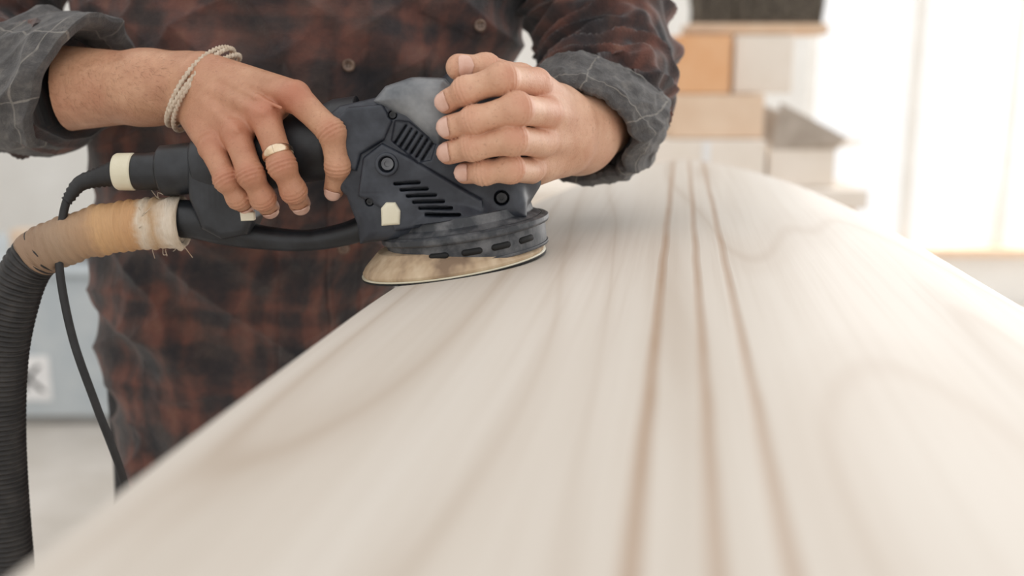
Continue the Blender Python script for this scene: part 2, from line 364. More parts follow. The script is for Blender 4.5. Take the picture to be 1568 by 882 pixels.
# housing
lo = at(495, 400, YS)-[0, .065, 0]; hi = at(830, 105, YS)+[0, .065, 0]; lo[1] = YS-.066; hi[1] = YS+.066
Fh = Field(lo, hi, .0008); sl, X, Y, Z = Fh.blk(lo, hi)
main = prof2([(508, 178), (530, 160), (583, 148), (612, 134), (690, 140), (735, 165), (790, 262), (806, 300), (806, 324), (700, 343), (560, 364), (556, 335), (540, 292), (512, 268)], YS)
D = extrude(X, Y, Z, main, YS, .041, .010)
a, b = tp(.043, .006), tp(.058, .006)
D = smin(D, np.maximum(conef(X, Y, Z, a, b, .0560, .046), -((X-a[0])*nn_[0]+(Y-a[1])*nn_[1]+(Z-a[2])*nn_[2])-.001), .006)
a, b = at(725, 165, YS), at(760, 250, YS)
D = smin(D, conef(X, Y, Z, a, b, .034, .040), .010)
plate = prof2([(548, 300), (556, 242), (585, 220), (632, 244), (738, 306), (742, 334), (604, 354), (590, 322)], YS-.045)
D = smin(D, extrude(X, Y, Z, plate, YS, .0475, .0025), .001)
shoulder = prof2([(512, 184), (532, 165), (585, 160), (600, 186), (588, 214), (552, 236), (545, 262), (516, 256)], YS-.044)
D = smin(D, extrude(X, Y, Z, shoulder, YS, .0445, .0025), .001)
rec = prof2([(604, 184), (626, 186), (668, 220), (660, 246), (640, 250), (598, 216)], YS-.043)
D = np.maximum(D, -extrude(X, Y, Z, rec, YS-.045, .0062, .002))
Fh.D[sl] = D.astype(np.float32)
yf = YS-.045
for i in range(6):   # upper vents
    c0 = np.array([612+i*8.3, 206+i*5.4]); d = np.array([8.5, -13.5])
    for dy in (0, .003, .006, .009, .012): Fh.cone(at(*(c0-d), yf)+[0, dy, 0], at(*(c0+d), yf)+[0, dy, 0], .0013, .0013, 0, True)
for i in range(6):   # lower vents
    l = at(605+i*9.6, 281+i*9.4, yf); r = at(642+i*12.4, 279+i*9.6, yf)
    for dy in np.arange(-.016, .007, .0022): Fh.cone(l+[0, dy, 0], r+[0, dy, 0], .0015, .0015, 0, True)
c = at(593, 251, yf); sl, X, Y, Z = Fh.blk(c-.012, c+.012)
rr = np.sqrt((X-c[0])**2+(Z-c[2])**2); Fh.D[sl] = np.minimum(Fh.D[sl], np.maximum(rr-.0088, np.abs(Y-c[1])-.0055)); Fh.D[sl] = np.maximum(Fh.D[sl], -np.maximum(rr-.0062, Y-c[1]-.001))
for (u, v), r in (((768, 303), .0058), ((601, 176), .0034), ((566, 309), .0034)):
    c = at(u, v, yf+.004); sl, X, Y, Z = Fh.blk(c-.02, c+.012); Fh.D[sl] = np.maximum(Fh.D[sl], -np.maximum(np.sqrt((X-c[0])**2+(Z-c[2])**2)-r, np.abs(Y-c[1])-.010))
for u0, v0, u1, v1 in ((585, 218, 742, 302), (548, 296, 586, 296), (520, 268, 552, 300)):   # mould seams
    Fh.cone(at(u0, v0, yf-.001), at(u1, v1, yf-.001), .0007, .0007, 0, True)
V, F = Fh.nets(); mesh('motor_housing', V, F, NAVY, sander)
def disc(nm, c, r, dpt, mat, inner=None):
    p = Path([np.array(c), np.array(c)+[0, dpt, 0]], up=(0, 0, 1)); pr = [(0, 0.0002), (0, r*.85), (r*.12, r), (dpt, r)]
    if inner: pr = [(r*.35, .0002), (r*.35, inner), (0, inner), (0, r*.9), (r*.1, r), (dpt, r)]
    V, F, _ = sweep(p, pr, 32); return mesh(nm, V, F, mat, sander, smooth=False)
disc('housing_bolt', at(593, 251, yf-.001), .0052, .006, METAL, .0024)
disc('skirt_screw', at(768, 303, yf+.002), .0042, .008, BLACKP, .0018)
for i, (u, v) in enumerate(((601, 176), (566, 309))): disc('small_screw_%d' % i, at(u, v, yf+.006), .0028, .006, BLACKP, .001)
def sdf_part(nm, pts, y, yc, ht, r, mat, h=.0009, k=None):
    P = np.array(prof2(pts, y)); lo = np.array([P[:, 0].min()-.004, yc-ht-.004, P[:, 1].min()-.004]); hi = np.array([P[:, 0].max()+.004, yc+ht+.004, P[:, 1].max()+.004])
    f = Field(lo, hi, h); sl, X, Y, Z = f.blk(lo, hi); f.D[sl] = extrude(X, Y, Z, list(P), yc, ht, r)
    if k: k(f)
    V, F = f.nets(); return mesh(nm, V, F, mat, sander)
sdf_part('top_cap', [(580, 153), (598, 131), (636, 118), (684, 120), (715, 150), (705, 205), (676, 222), (628, 178), (590, 162)], YS, YS-.002, .0455, .014, SMOKE)
sdf_part('speed_button', [(584, 318), (592, 309), (606, 309), (614, 322), (613, 343), (585, 345)], yf, yf-.001, .0045, .0025, CREAM, .0006)
def ribs(f):
    for u in range(304, 372, 8):
        f.cone(at(u, 250, YS-.0235), at(u+4, 318, YS-.0235), .0013, .0013, 0, True)
sdf_part('rear_block', [(296, 246), (345, 232), (380, 262), (398, 330), (388, 354), (350, 362), (318, 345), (300, 300)], YS, YS, .0225, .006, BLACKP, k=ribs)
sdf_part('lock_key', [(368, 324), (390, 324), (391, 337), (370, 338)], YS-.022, YS-.022, .003, .001, CREAM, .0006)
# barrel handle
bp = Path([at(555, 212, YS), at(480, 222, YS), at(400, 240, YS), at(320, 254, YS), at(245, 262, YS), at(176, 263, YS)], up=(0, 0, 1)); L = bp.L
def su(u): return bp.S[np.argmin(abs(bp.P[:, 0]-at(u, 240, YS)[0]))]
pr = densify([(0, .034), (su(520), .0335), (su(500), .030), (su(440), .0275), (su(370), .0275), (su(330), .0265), (su(303), .0235), (su(300), .0205), (su(250), .0205), (su(246), .0185), (su(244), .0155), (su(207), .0148), (su(206), .013), (su(204), .013)], .002)
V, F, _ = sweep(bp, pr, 48); mesh('barrel_grip', V, F, BLACKP, sander)
V, F, _ = sweep(bp, densify([(su(205), .0125), (su(205), .0145), (su(203), .0152), (su(180), .0150), (su(177), .0140), (su(176), .011)], .001), 40); mesh('plug_collar', V, F, CREAM, sander)
cab = [at(178, 265, YS), at(150, 272, YS), at(122, 282, YS-.002), at(102, 308, YS-.006), at(93, 360, YS-.01), at(92, 420, YS-.012), at(112, 520, YS-.014), at(147, 620, YS-.012), at(186, 725, YS), at(215, 840, YS+.03)]
cab += [cab[-1]+np.array([.02, .03, -.25]), np.array([cab[-1][0]-.02, .9, .05]), np.array([cab[-1][0]-.2, .95, .006]), np.array([-.9, 1.1, .006])]
tube('power_cable', cab, [.0034]*len(cab), RUBBER, sander, 16, .004)
tube('strain_relief', cab[:4], [.0105, .0078, .0062, .0042], RUBBER, sander, 24, .002, disp=lambda s, t: .0006*np.sin(s*1600))
duct = [(258, 334), (300, 337), (345, 352), (405, 364), (470, 368), (530, 358), (572, 342)]
tube('dust_duct', [at(u, v, YS) for u, v in duct], [.0155, .0158, .0125, .0098, .0086, .0095, .0110], BLACKP, sander, 28, .003)
# hose (its own object)
hose = empty('vacuum_hose', tuple(at(70, 378, YS)))
tpth = [at(284, 340, YS), at(262, 341, YS), at(200, 346, YS), at(130, 359, YS), at(66, 383, YS), at(52, 393, YS)]
def td(s, t): return .0007*wob(np.stack([s*220, np.cos(t)*2, np.sin(t)*2], -1), 3)+.0016*np.exp(-((s-.012)/.006)**2)*wob(np.stack([s*400, np.cos(t)*5, np.sin(t)*5], -1), 5)+.0005*np.sin(s*900+t)
tp_ = Path(tpth); V, F, fab = sweep(tp_, densify([(0.004, .0155), (.001, .0195), (0.006, .0222), (.020, .0212), (.026, .0205), (.06, .0208), (.095, .0200), (tp_.L, .0200), (tp_.L, .016)], .0012), 64, td); mesh('taped_joint', V, F, TAPE, hose, fab=fab)
for i in range(16):
    a = rng.uniform(0, 6.28); s0 = rng.uniform(.0, .03); p, T_, N_, B_ = tp_.ev([s0]); d = math.cos(a)*N_[0]+math.sin(a)*B_[0]
    q = p[0]+d*.021; tube('thread_%d' % i, [q, q+d*.002+rng.normal(size=3)*.003, q+d*.004+rng.normal(size=3)*.005+T_[0]*-.003], [.0003]*3, TAPE, hose, 6, .002)
hp = [at(70, 379, YS), at(42, 408, YS), at(22, 460, YS), at(6, 540, YS+.003), at(2, 640, YS+.008), at(6, 740, YS+.012), at(16, 860, YS+.015), at(30, 980, YS+.02)]
e = hp[-1]; hp += [e+np.array([.01, .02, -.2]), np.array([e[0]-.03, e[1]+.05, .12]), np.array([e[0]-.12, e[1]+.1, .021]), np.array([e[0]-.5, e[1]+.3, .021])]
p = Path(hp, M=700); q = np.arange(0, p.L, .0007); V, F, fab = sweep(p, np.stack([q, .0188+.0009*np.tanh(3*np.sin(q*2*math.pi/.0046))], -1), 32); mesh('ribbed_hose', V, F, HOSEM, hose, fab=fab)
# ================================================================== MAN
man = empty('man', (-.27, 1.13, 0))
zk = [.66, .75, .9, 1.0, 1.08, 1.15, 1.25, 1.32, 1.37, 1.405, 1.43]
def tb(z):
    f = lambda a: np.interp(z, zk, a)
    cx = f([-.290, -.296, -.298, -.275, -.250, -.226, -.212, -.205, -.20, -.198, -.196]); h = f([.152, .154, .158, .176, .202, .224, .232, .222, .185, .11, .065])
    cy = f([1.15, 1.145, 1.14, 1.13, 1.125, 1.12, 1.12, 1.12, 1.12, 1.11, 1.10]); d = f([.135, .130, .125, .127, .13, .132, .125, .115, .10, .08, .062]); return cx, h, cy, d
EX = 2.35
def plx(z): return np.interp(z, [.7, .965, 1.145, 1.3], [-.190, -.173, -.154, -.145])
def ss_(e0, e1, x): t = np.clip((x-e0)/(e1-e0), 0, 1); return t*t*(3-2*t)
def tsurf(phi, z):
    cx, h, cy, d = tb(z); sp, cp = np.sin(phi), np.cos(phi)
    lx = np.sign(sp)*np.abs(sp)**(2/EX); ly = np.sign(cp)*np.abs(cp)**(2/EX)
    x = cx+h*lx; y = cy-d*ly; N = np.stack([sp/h, -cp/d], -1); N /= np.linalg.norm(N, axis=-1, keepdims=True)
    q = np.stack([x*13+z*9, z*10-x*6, phi*.8], -1)
    dd = .012*ridge(q, 11)+.006*wob(np.stack([x*24+z*14, z*16, phi], -1), 12)+.005*ridge(np.stack([x*40-z*30, z*24+x*12, phi*2], -1), 17)
    fr = cp > .1; xl = np.abs(x-plx(z))
    dd = dd*(1-.6*(np.exp(-(xl/.02)**2))*fr)
    pk = ss_(.0165, .0150, xl)*fr; st = np.exp(-((xl-.0115)/.0012)**2)*fr
    off = .0026*pk-.0014*st
    xc = -.038; inb = ss_(.0505, .049, np.abs(x-xc))*ss_(1.082, 1.085, z)*ss_(1.206, 1.203, z)*fr
    zf = 1.196-.026*(1-np.abs(x-xc)/.05); fl = ss_(.0515, .050, np.abs(x-xc))*ss_(-.001, .001, z-zf)*ss_(1.214, 1.212, z)*fr
    off = off+.0020*inb+.0030*fl-.0014*np.exp(-((np.abs(x-xc)-.046)/.001)**2)*inb-.0014*np.exp(-((z-zf-.004)/.001)**2)*fl
    off = off-.0018*np.exp(-((x-plx(z)+.062)/.0016)**2)*fr-.0018*np.exp(-((x-plx(z)-.040)/.0016)**2)*fr*(z > 1.0)
    return np.stack([x+N[..., 0]*dd, y+N[..., 1]*dd-off, z], -1)
zz = np.linspace(.66, 1.43, 360); ph = -math.pi+2*math.pi*np.arange(600)/600
PH, ZZ = np.meshgrid(ph, zz); V = tsurf(PH, ZZ); V[:, :, 2] += .004*np.sin(PH*5)*np.exp(-(ZZ-.66)/.03)
fab = np.stack([PH*.2, ZZ+.01*PH, 0*ZZ], -1)
n, k = PH.shape; I = np.arange(n-1)[:, None]*k; J = np.arange(k)[None]; J2 = (J+1) % k
F = np.stack([I+J, I+J2, I+k+J2, I+k+J], -1).reshape(-1, 4); mesh('shirt_body', V.reshape(-1, 3), F, PLAID, man, fab=fab.reshape(-1, 3))
def on_torso(x, z):
    cx, h, cy, d = tb(z); l = (x-cx)/h; phi = math.asin(np.sign(l)*abs(l)**(EX/2)); return tsurf(np.array(phi), np.array(float(z)))
def zs(u, v, y): return at(u, v, y)[2]
def button(nm, x, z, r=.0060):
    c = on_torso(x, z); p = Path([c+[0, -.0042, 0], c+[0, .001, 0]], up=(0, 0, 1))
    V, F, _ = sweep(p, [(.0010, .0002), (.0010, r*.55), (0, r*.72), (.0001, r*.9), (.001, r), (.005, r)], 28); mesh(nm, V, F, BUTTON, man)
    for a, b in ((-1, -1), (-1, 1), (1, -1), (1, 1)):
        V, F, _ = sweep(Path([c+[a*.0013, -.0036, b*.0013], c+[a*.0013, -.002, b*.0013]]), [(0, .0002), (0, .0006), (.001, .0006)], 8); mesh(nm+'_hole', V, F, DARK, man)
for i, (u, v) in enumerate(((541, 100), (519, 385), (535, -150), (528, 245))):
    z = zs(u, v, 1.0); button('shirt_button_%d' % i, float(plx(z)), z)
button('pocket_button', -.038, zs(727, 37, .99))
# sleeves ----------------------------------------------------------
def sleeve(nm, pts, rad, seed):
    p = Path(pts); kn = [p.S[np.argmin(np.linalg.norm(p.P-np.array(q), axis=1))] for q in pts]
    def d(s, t):
        q = np.stack([s*38+np.cos(t)*1.3, np.cos(t)*1.7+s*8, np.sin(t)*1.7-s*14], -1)
        return .013*ridge(q, seed)-.005+.004*wob(np.stack([s*70, np.cos(t)*3, np.sin(t)*3+s*25], -1), seed+1)
    q = np.linspace(0, p.L, 220); V, F, fab = sweep(p, np.stack([q, np.interp(q, kn, rad)], -1), 160, d); mesh(nm, V, F, PLAID, man, fab=fab)
def cuff(nm, pts, prof, tilt, seed, ell=(1, 1)):
    p = Path(pts)
    def d(s, t): return .003*wob(np.stack([s*55, np.cos(t)*2.2+s*20, np.sin(t)*2.2], -1), seed)+.007*ridge(np.stack([s*34+np.cos(t)*2, np.cos(t)*2.5-s*20, np.sin(t)*2.5+s*35], -1), seed+1)-.001+.0025*ridge(np.stack([s*90, np.cos(t)*7, np.sin(t)*7+s*60], -1), seed+2)
    V, F, fab = sweep(p, densify(prof, .002), 180, d, ell=ell, tilt=tilt, cap=False); mesh(nm, V, F, CUFFM, man, fab=fab)
Lp = [at(898, 188, .93), at(915, 165, .965), at(935, 110, 1.02), at(920, 20, 1.07), at(880, -90, 1.10), at(820, -205, 1.12)]
sleeve('sleeve_left', [Lp[0]+(Lp[1]-Lp[0])*.4]+Lp[1:], [.052, .060, .065, .066, .070, .078], 21)
cuff('cuff_left', [at(880, 207, .900)]+Lp, [(.06, .036), (.020, .039), (.004, .043), (0, .048), (.003, .0515), (.012, .0555), (.045, .0625), (.066, .0645), (.074, .062), (.078, .054)], -.45, 31)
Rp = [at(108, 132, .925), at(40, 128, .95), at(-60, 100, 1.0), at(-30, -20, 1.08), at(70, -120, 1.12), at(200, -205, 1.13)]
sleeve('sleeve_right', Rp, [.048, .056, .062, .066, .072, .080], 23)
cuff('cuff_right', [at(132, 134, .918)]+Rp, [(.05, .040), (.012, .045), (.003, .049), (0, .054), (.003, .058), (.012, .060), (.055, .063), (.080, .064), (.086, .060), (.088, .054)], -.5, 41)
# hands ------------------------------------------------------------
def hand(nm, lo, hi, fingers, palm, fore, mat, tendons, dorsal, reds, h=.0009, nails=True):
    f = Field(lo, hi, h)
    for a, b, ra, rb in fore: f.cone(at(*a), at(*b), ra, rb, .014)
    for a, b, ra, rb in palm: f.cone(at(*a), at(*b), ra, rb, .009)
    for a, b, r in tendons: f.cone(at(*a), at(*b), r, r, .005)
    spots = []
    for js, rs in fingers:
        J = [at(*j) for j in js]; R = max(rs)+.012
        l = np.min(J, 0)-R; hh = np.max(J, 0)+R; sl, X, Y, Z = f.blk(l, hh); D = None
        for i in range(len(J)-1):
            mid = (J[i]+J[i+1])/2; rm = (rs[i]+rs[i+1])/2*.91
            d = np.minimum(conef(X, Y, Z, J[i], mid, rs[i]*.97, rm), conef(X, Y, Z, mid, J[i+1], rm, rs[i+1]*.97)); D = d if D is None else smin(D, d, .0028)
        for i in range(1, len(J)-1):
            ax = nrm(J[i+1]-J[i-1]); dv = nrm(np.array(dorsal)-(np.array(dorsal)@ax)*ax); c = J[i]+dv*rs[i]*.16
            d = np.sqrt((X-c[0])**2+(Y-c[1])**2+(Z-c[2])**2)-rs[i]*.98; D = smin(D, d, .004)
            s = (X-J[i][0])*ax[0]+(Y-J[i][1])*ax[1]+(Z-J[i][2])*ax[2]; e = (X-J[i][0])*dv[0]+(Y-J[i][1])*dv[1]+(Z-J[i][2])*dv[2]
            msk = 1/(1+np.exp(-e/.002)); amp = .0007 if i == 1 or len(J) == 3 else .0005
            D = D+amp*np.cos(2*math.pi*s/.0032)*np.exp(-(s/.0055)**2)*msk
            # flexion crease on the palm side
            D = D+.0012*np.exp(-(s/.0014)**2)*(1-msk)
            spots.append((J[i]+dv*rs[i]*.8, .009, .8 if i == 1 else .4))
        # nail bed: shallow groove around the nail
        ax = nrm(J[-1]-J[-2]); dv = nrm(np.array(dorsal)-(np.array(dorsal)@ax)*ax); bb = np.cross(ax, dv)
        s = (X-J[-1][0])*ax[0]+(Y-J[-1][1])*ax[1]+(Z-J[-1][2])*ax[2]; e = (X-J[-1][0])*dv[0]+(Y-J[-1][1])*dv[1]+(Z-J[-1][2])*dv[2]; w_ = (X-J[-1][0])*bb[0]+(Y-J[-1][1])*bb[1]+(Z-J[-1][2])*bb[2]
        el = np.sqrt(((s+.0002)/.0068)**2+(w_/(rs[-1]*.80))**2); D = D+.0007*np.exp(-((el-1)/.12)**2)/(1+np.exp(-(e-.002)/.001))
        spots.append((J[-1], .010, .6))
        c = J[0]; kk = .0006+.0095*np.exp(-((X-c[0])**2+(Y-c[1])**2+(Z-c[2])**2)/.013**2)
        f.D[sl] = smin(f.D[sl], D, kk)
        spots.append((J[0], .013, .5))
    V, F = f.nets()
    A = np.zeros_like(V); C = np.zeros(len(V))
    for a, b in ((0, 1), (1, 2), (2, 3), (3, 0)):
        np.add.at(A, F[:, a], V[F[:, b]]); np.add.at(C, F[:, a], 1); np.add.at(A, F[:, b], V[F[:, a]]); np.add.at(C, F[:, b], 1)
    V = V*.6+.4*A/C[:, None]
    red = np.zeros(len(V))
    for c, r, w in spots+[(at(*c), r, w) for c, r, w in reds]: red += w*np.exp(-((V-c)**2).sum(1)/r**2)
    ob = mesh(nm, V, F, mat, man, red=np.clip(red, 0, 1))
    if nails:
        for i, (js, rs) in enumerate(fingers):
            a, b = at(*js[-2]), at(*js[-1]); ax = nrm(b-a); dv = np.array(dorsal, float); dv = nrm(dv-(dv@ax)*ax); bb = np.cross(ax, dv); r = rs[-1]
            U_, W_ = np.meshgrid(np.linspace(-1, 1, 15), np.linspace(-1, 1, 13))
            k_ = np.sqrt(np.clip(1-np.abs(U_)**3, 0, 1)); psi = W_*.90*k_**.8; l = U_*.0062-.0002
            rad = np.where(l > 0, np.sqrt(np.clip((r*1.0)**2-l**2*.75, 1e-8, 1)), r+(-l)*(rs[-2]-rs[-1])/.022)+.0003-.0004*np.abs(W_)**4
            P = b+l[..., None]*ax+rad[..., None]*(np.cos(psi)[..., None]*dv+np.sin(psi)[..., None]*bb)
            n, k = U_.shape; I = np.arange(n-1)[:, None]*k; J = np.arange(k-1)[None]
            mesh('%s_nail_%d' % (nm, i), P.reshape(-1, 3), np.stack([I+J, I+J+1, I+k+J+1, I+k+J], -1).reshape(-1, 4), NAIL, man)
    return ob
def arm_hairs(nm, ob, xlo, xhi, count, along):
    me = ob.data; n = len(me.vertices); co = np.zeros(n*3); me.vertices.foreach_get('co', co); co = co.reshape(-1, 3)
    no = np.array([v.normal[:] for v in me.vertices]) if n < 1 else np.zeros((n, 3))
    me.vertex_normals.foreach_get('vector', no.ravel()) if False else None
    arr = np.zeros(n*3, np.float32); me.vertex_normals.foreach_get('vector', arr); no = arr.reshape(-1, 3)
    ok = np.nonzero((co[:, 0] > xlo) & (co[:, 0] < xhi) & ((no[:, 1] < -.1) | (no[:, 2] > .3)))[0]
    pick = rng.choice(ok, count); V, F = [], []
    for i in pick:
        c, nv = co[i], no[i]; d = nrm(np.array(along)+rng.normal(size=3)*.35); d = nrm(d-(d@nv)*nv); sd = np.cross(d, nv)*.00007; L = rng.uniform(.004, .010)
        k = len(V); q0 = c; q1 = c+d*L*.5+nv*L*.22; q2 = c+d*L+nv*L*.30; V += [q0-sd, q0+sd, q1-sd, q1+sd, q2]; F += [(k, k+1, k+3, k+2), (k+2, k+3, k+4)]
    mesh(nm, V, F, ARMHAIR, man)
# right hand (image left) gripping the barrel
RF = [([(452, 148, .802), (508, 203, .786), (517, 254, .786), (511, 291, .803)], [.0122, .0106, .0094, .0082]),
      ([(406, 180, .800), (432, 254, .782), (449, 291, .788), (459, 312, .808)], [.0122, .0108, .0098, .0088]),
      ([(362, 206, .802), (384, 268, .783), (402, 302, .790), (412, 318, .811)], [.0118, .0103, .0096, .0086]),
      ([(325, 226, .806), (347, 276, .788), (364, 302, .793), (375, 314, .811)], [.0110, .0094, .0086, .0078]),
      ([(318, 150, .878), (352, 195, .886), (405, 222, .884), (440, 238, .876)], [.0150, .0120, .0108, .0092])]
RPALM = [((312, 108, .856), (450, 148, .806), .0155, .0128), ((302, 122, .850), (406, 180, .804), .0155, .0128), ((296, 142, .850), (364, 206, .806), .0150, .0122),
         ((290, 160, .856), (326, 226, .812), .0145, .0112), ((330, 130, .865), (420, 165, .822), .014, .012), ((320, 160, .862), (360, 205, .835), .014, .011)]
RFORE = [((290, 118, .868), (225, 122, .882), .0215, .0235), ((286, 148, .868), (220, 146, .882), .0215, .0235), ((225, 134, .880), (60, 136, .935), .0285, .0400), ((60, 136, .935), (-40, 130, .98), .04, .042)]
RT = [((310, 118, .838), (448, 146, .793), .0030), ((304, 128, .835), (402, 174, .789), .0033), ((300, 142, .835), (362, 200, .791), .0028), ((250, 150, .858), (330, 150, .836), .0018),
      ((330, 118, .832), (395, 150, .799), .0016), ((395, 150, .799), (430, 165, .789), .0014)]
lo = np.array([at(95, 200, .9)[0], .755, at(300, 335, .80)[2]-.01]); hi = np.array([at(545, 200, .8)[0], .955, at(300, 55, .90)[2]+.01])
rh = hand('right_hand', lo, hi, RF, RPALM, RFORE, SKIN_R, RT, (.1, -1, .25), [((400, 165, .79), .018, .7), ((450, 145, .79), .015, .7), ((340, 200, .79), .02, .4)])
arm_hairs('right_arm_hair', rh, at(90, 130, .9)[0], at(270, 130, .86)[0], 900, (.8, 0, -.5))
# left hand (image right) on top of the machine
LF = [([(820, 128, .802), (768, 121, .760), (714, 139, .765), (684, 156, .775)], [.0124, .0118, .0104, .0092]),
      ([(838, 173, .800), (790, 167, .751), (727, 184, .758), (687, 195, .771)], [.0124, .0120, .0105, .0093]),
      ([(830, 219, .802), (784, 214, .755), (725, 225, .761), (687, 234, .773)], [.0120, .0115, .0102, .0091]),
      ([(812, 261, .808), (780, 259, .766), (741, 264, .768), (712, 265, .775)], [.0110, .0106, .0095, .0085]),
      ([(828, 150, .850), (795, 122, .832), (742, 106, .800), (703, 103, .787)], [.0155, .0128, .0118, .0104])]
LPALM = [((866, 172, .858), (820, 130, .806), .0165, .0125), ((872, 192, .856), (836, 172, .804), .0165, .0125), ((872, 214, .856), (830, 214, .806), .0165, .0120),
         ((866, 234, .862), (814, 254, .812), .0160, .0115), ((850, 160, .862), (826, 150, .85), .018, .016), ((850, 200, .862), (800, 200, .846), .016, .012), ((860, 238, .865), (820, 262, .83), .016, .012)]
LFORE = [((868, 188, .862), (885, 190, .90), .0245, .029), ((868, 218, .862), (885, 212, .90), .0245, .029), ((885, 200, .90), (925, 165, .985), .036, .042)]
LT = [((866, 180, .838), (838, 172, .791), .0028), ((866, 200, .838), (832, 212, .792), .0028), ((862, 166, .84), (822, 134, .794), .0028)]
lo = np.array([at(655, 200, .76)[0]-.005, .730, at(800, 300, .80)[2]-.005]); hi = np.array([at(965, 200, .96)[0], .965, at(700, 60, .80)[2]+.02])
hand('left_hand', lo, hi, LF, LPALM, LFORE, SKIN_L, LT, (-.25, -1, .15), [((835, 170, .79), .02, .5), ((800, 120, .79), .02, .3)])
# bracelet & ring
c = at(309, 134, .866); A = at(350, 74, .866)-c; B = at(275, 146, .828)-c
ph = np.linspace(0, 2*math.pi, 90, endpoint=False)
for i, (o, w) in enumerate(((-.0040, 1.0), (-.0006, 1.02), (.0042, 1.0))):
    nx = nrm(np.cross(A, B)); pts = [c+w*(math.cos(a)*A*.95+math.sin(a)*B*.98)+nx*(o*(1+.6*math.sin(a*2+i))) for a in ph]
    pts.append(pts[0]); p = Path(pts, M=360)
    V, F, fab = sweep(p, np.stack([np.linspace(0, p.L, 400), np.full(400, .0017)], -1), 12, lambda s, t: .0005*np.sin(s*1500+t*2)); mesh('bracelet_strand_%d' % i, V, F, CORD, man)
a, b = at(406, 180, .800), at(432, 254, .782); ax = nrm(b-a); c = a+(b-a)*.76
up = nrm(np.array([0, -1, .2])-(np.array([0, -1, .2])@ax)*ax); sd = np.cross(ax, up)
pts = [c+.0112*(math.cos(q)*up+math.sin(q)*sd) for q in np.linspace(0, 2*math.pi, 60)]
p = Path(pts, up=ax, M=240); kk = np.linspace(0, p.L, 200); f = np.exp(-((kk/p.L)/.16)**2)+np.exp(-((1-kk/p.L)/.16)**2)
V, F, _ = sweep(p, np.stack([kk, .0010+.0001*f], -1), 14)
cc = p.ev(kk)[0]; V = V.reshape(200, 14, 3); o = V-cc[:, None]; al = (o@ax)[..., None]*ax; V = cc[:, None]+o+al*(1.2+1.3*f[:, None, None]); mesh('finger_ring', V.reshape(-1, 3), F, GOLD, man)
# legs, boots, neck, head (outside the photograph but part of the figure)
for sd, x in (('right', -.385), ('left', -.215)):
    tube('trouser_leg_'+sd, [(x*.96, 1.15, .80), (x, 1.13, .5), (x-.005, 1.15, .30), (x, 1.17, .07)], [.094, .080, .066, .062], DENIM, man, 48, .01, up=(0, 1, 0), disp=lambda s, t: .004*ridge(np.stack([s*30, np.cos(t)*2, np.sin(t)*2], -1), 8))
    f = Field((x-.07, .96, -.005), (x+.07, 1.26, .16), .004)
    f.cone((x, 1.19, .05), (x, 1.04, .04), .045, .040, .02); f.cone((x, 1.17, .05), (x, 1.17, .13), .045, .05, .03); f.cone((x, 1.20, .02), (x, 1.02, .02), .042, .042, .01)
    sl, X, Y, Z = f.blk((x-.07, .96, -.005), (x+.07, 1.26, .16)); f.D[sl] = np.maximum(f.D[sl], .0005-Z+0*X+0*Y); V, F = f.nets(); mesh('boot_'+sd, V, F, LEATHER, man)
f = Field((-.34, .86, 1.36), (-.02, 1.25, 1.80), .004); hc = np.array([-.175, 1.045, 1.60])
f.cone((-.195, 1.11, 1.38), (-.18, 1.075, 1.53), .058, .055, .02)
def ell(c, r, k, sub=False):
    sl, X, Y, Z = f.blk(np.array(c)-np.array(r)-.03, np.array(c)+np.array(r)+.03); q = np.sqrt(((X-c[0])/r[0])**2+((Y-c[1])/r[1])**2+((Z-c[2])/r[2])**2); d = (q-1)*min(r)
    f.D[sl] = np.maximum(f.D[sl], -d) if sub else smin(f.D[sl], d, k)
ell(hc+[0, .01, .03], (.077, .095, .09), .02); ell(hc+[0, -.03, -.045], (.055, .062, .068), .03); ell(hc+[0, -.075, -.095], (.025, .02, .018), .02)
ell(hc+[0, -.088, -.015], (.012, .014, .028), .012); ell(hc+[0, -.105, -.03], (.013, .014, .011), .01); ell(hc+[0, -.088, -.062], (.024, .010, .007), .006)
for sx in (-1, 1):
    ell(hc+[sx*.078, .01, -.01], (.010, .02, .032), .006); ell(hc+[sx*.030, -.086, .012], (.022, .012, .008), .01); ell(hc+[sx*.032, -.092, -.004], (.013, .008, .006), .002)
V, F = f.nets(); mesh('head', V, F, SKIN_L, man, red=np.zeros(len(V)))
f = Field((-.34, .86, 1.36), (-.02, 1.25, 1.80), .004); ell(hc+[0, .018, .042], (.085, .100, .090), .01); ell(hc+[0, -.075, -.02], (.075, .05, .075), .0, True); V, F = f.nets(); mesh('hair', V, F, HAIR, man)
# ================================================================== BACKGROUND
wbn = empty('workbench', (.4, 3.1, 0))
box('bench_top', (-.1, 2.72, .78), (.95, 3.5, .83), KRAFT, wbn)
for i, (x, y) in enumerate(((-.05, 2.78), (.87, 2.78), (-.05, 3.4), (.87, 3.4))): box('bench_leg_%d' % i, (x, y, 0), (x+.07, y+.07, .78), PINE, wbn)
box('shelf', (-.05, 2.8, .25), (.93, 3.45, .28), PINE, wbn)
cb = empty('cardboard_box', (.5, 2.95, .83)); box('carton', (.36, 2.76, .832), (.68, 3.1, .96), KRAFT, cb)
box('lid_seam', (.51, 2.755, .87), (.53, 2.762, .955), PAPER, cb, .001)
cr = empty('plywood_crate', (.57, 2.95, .962))
box('lower_drawer', (.43, 2.80, .962), (.68, 3.06, 1.08), SLAB, cr)
box('side_front', (.44, 2.80, 1.082), (.585, 2.82, 1.235), ORANGE, cr); box('side_back', (.44, 3.04, 1.082), (.585, 3.06, 1.235), ORANGE, cr)
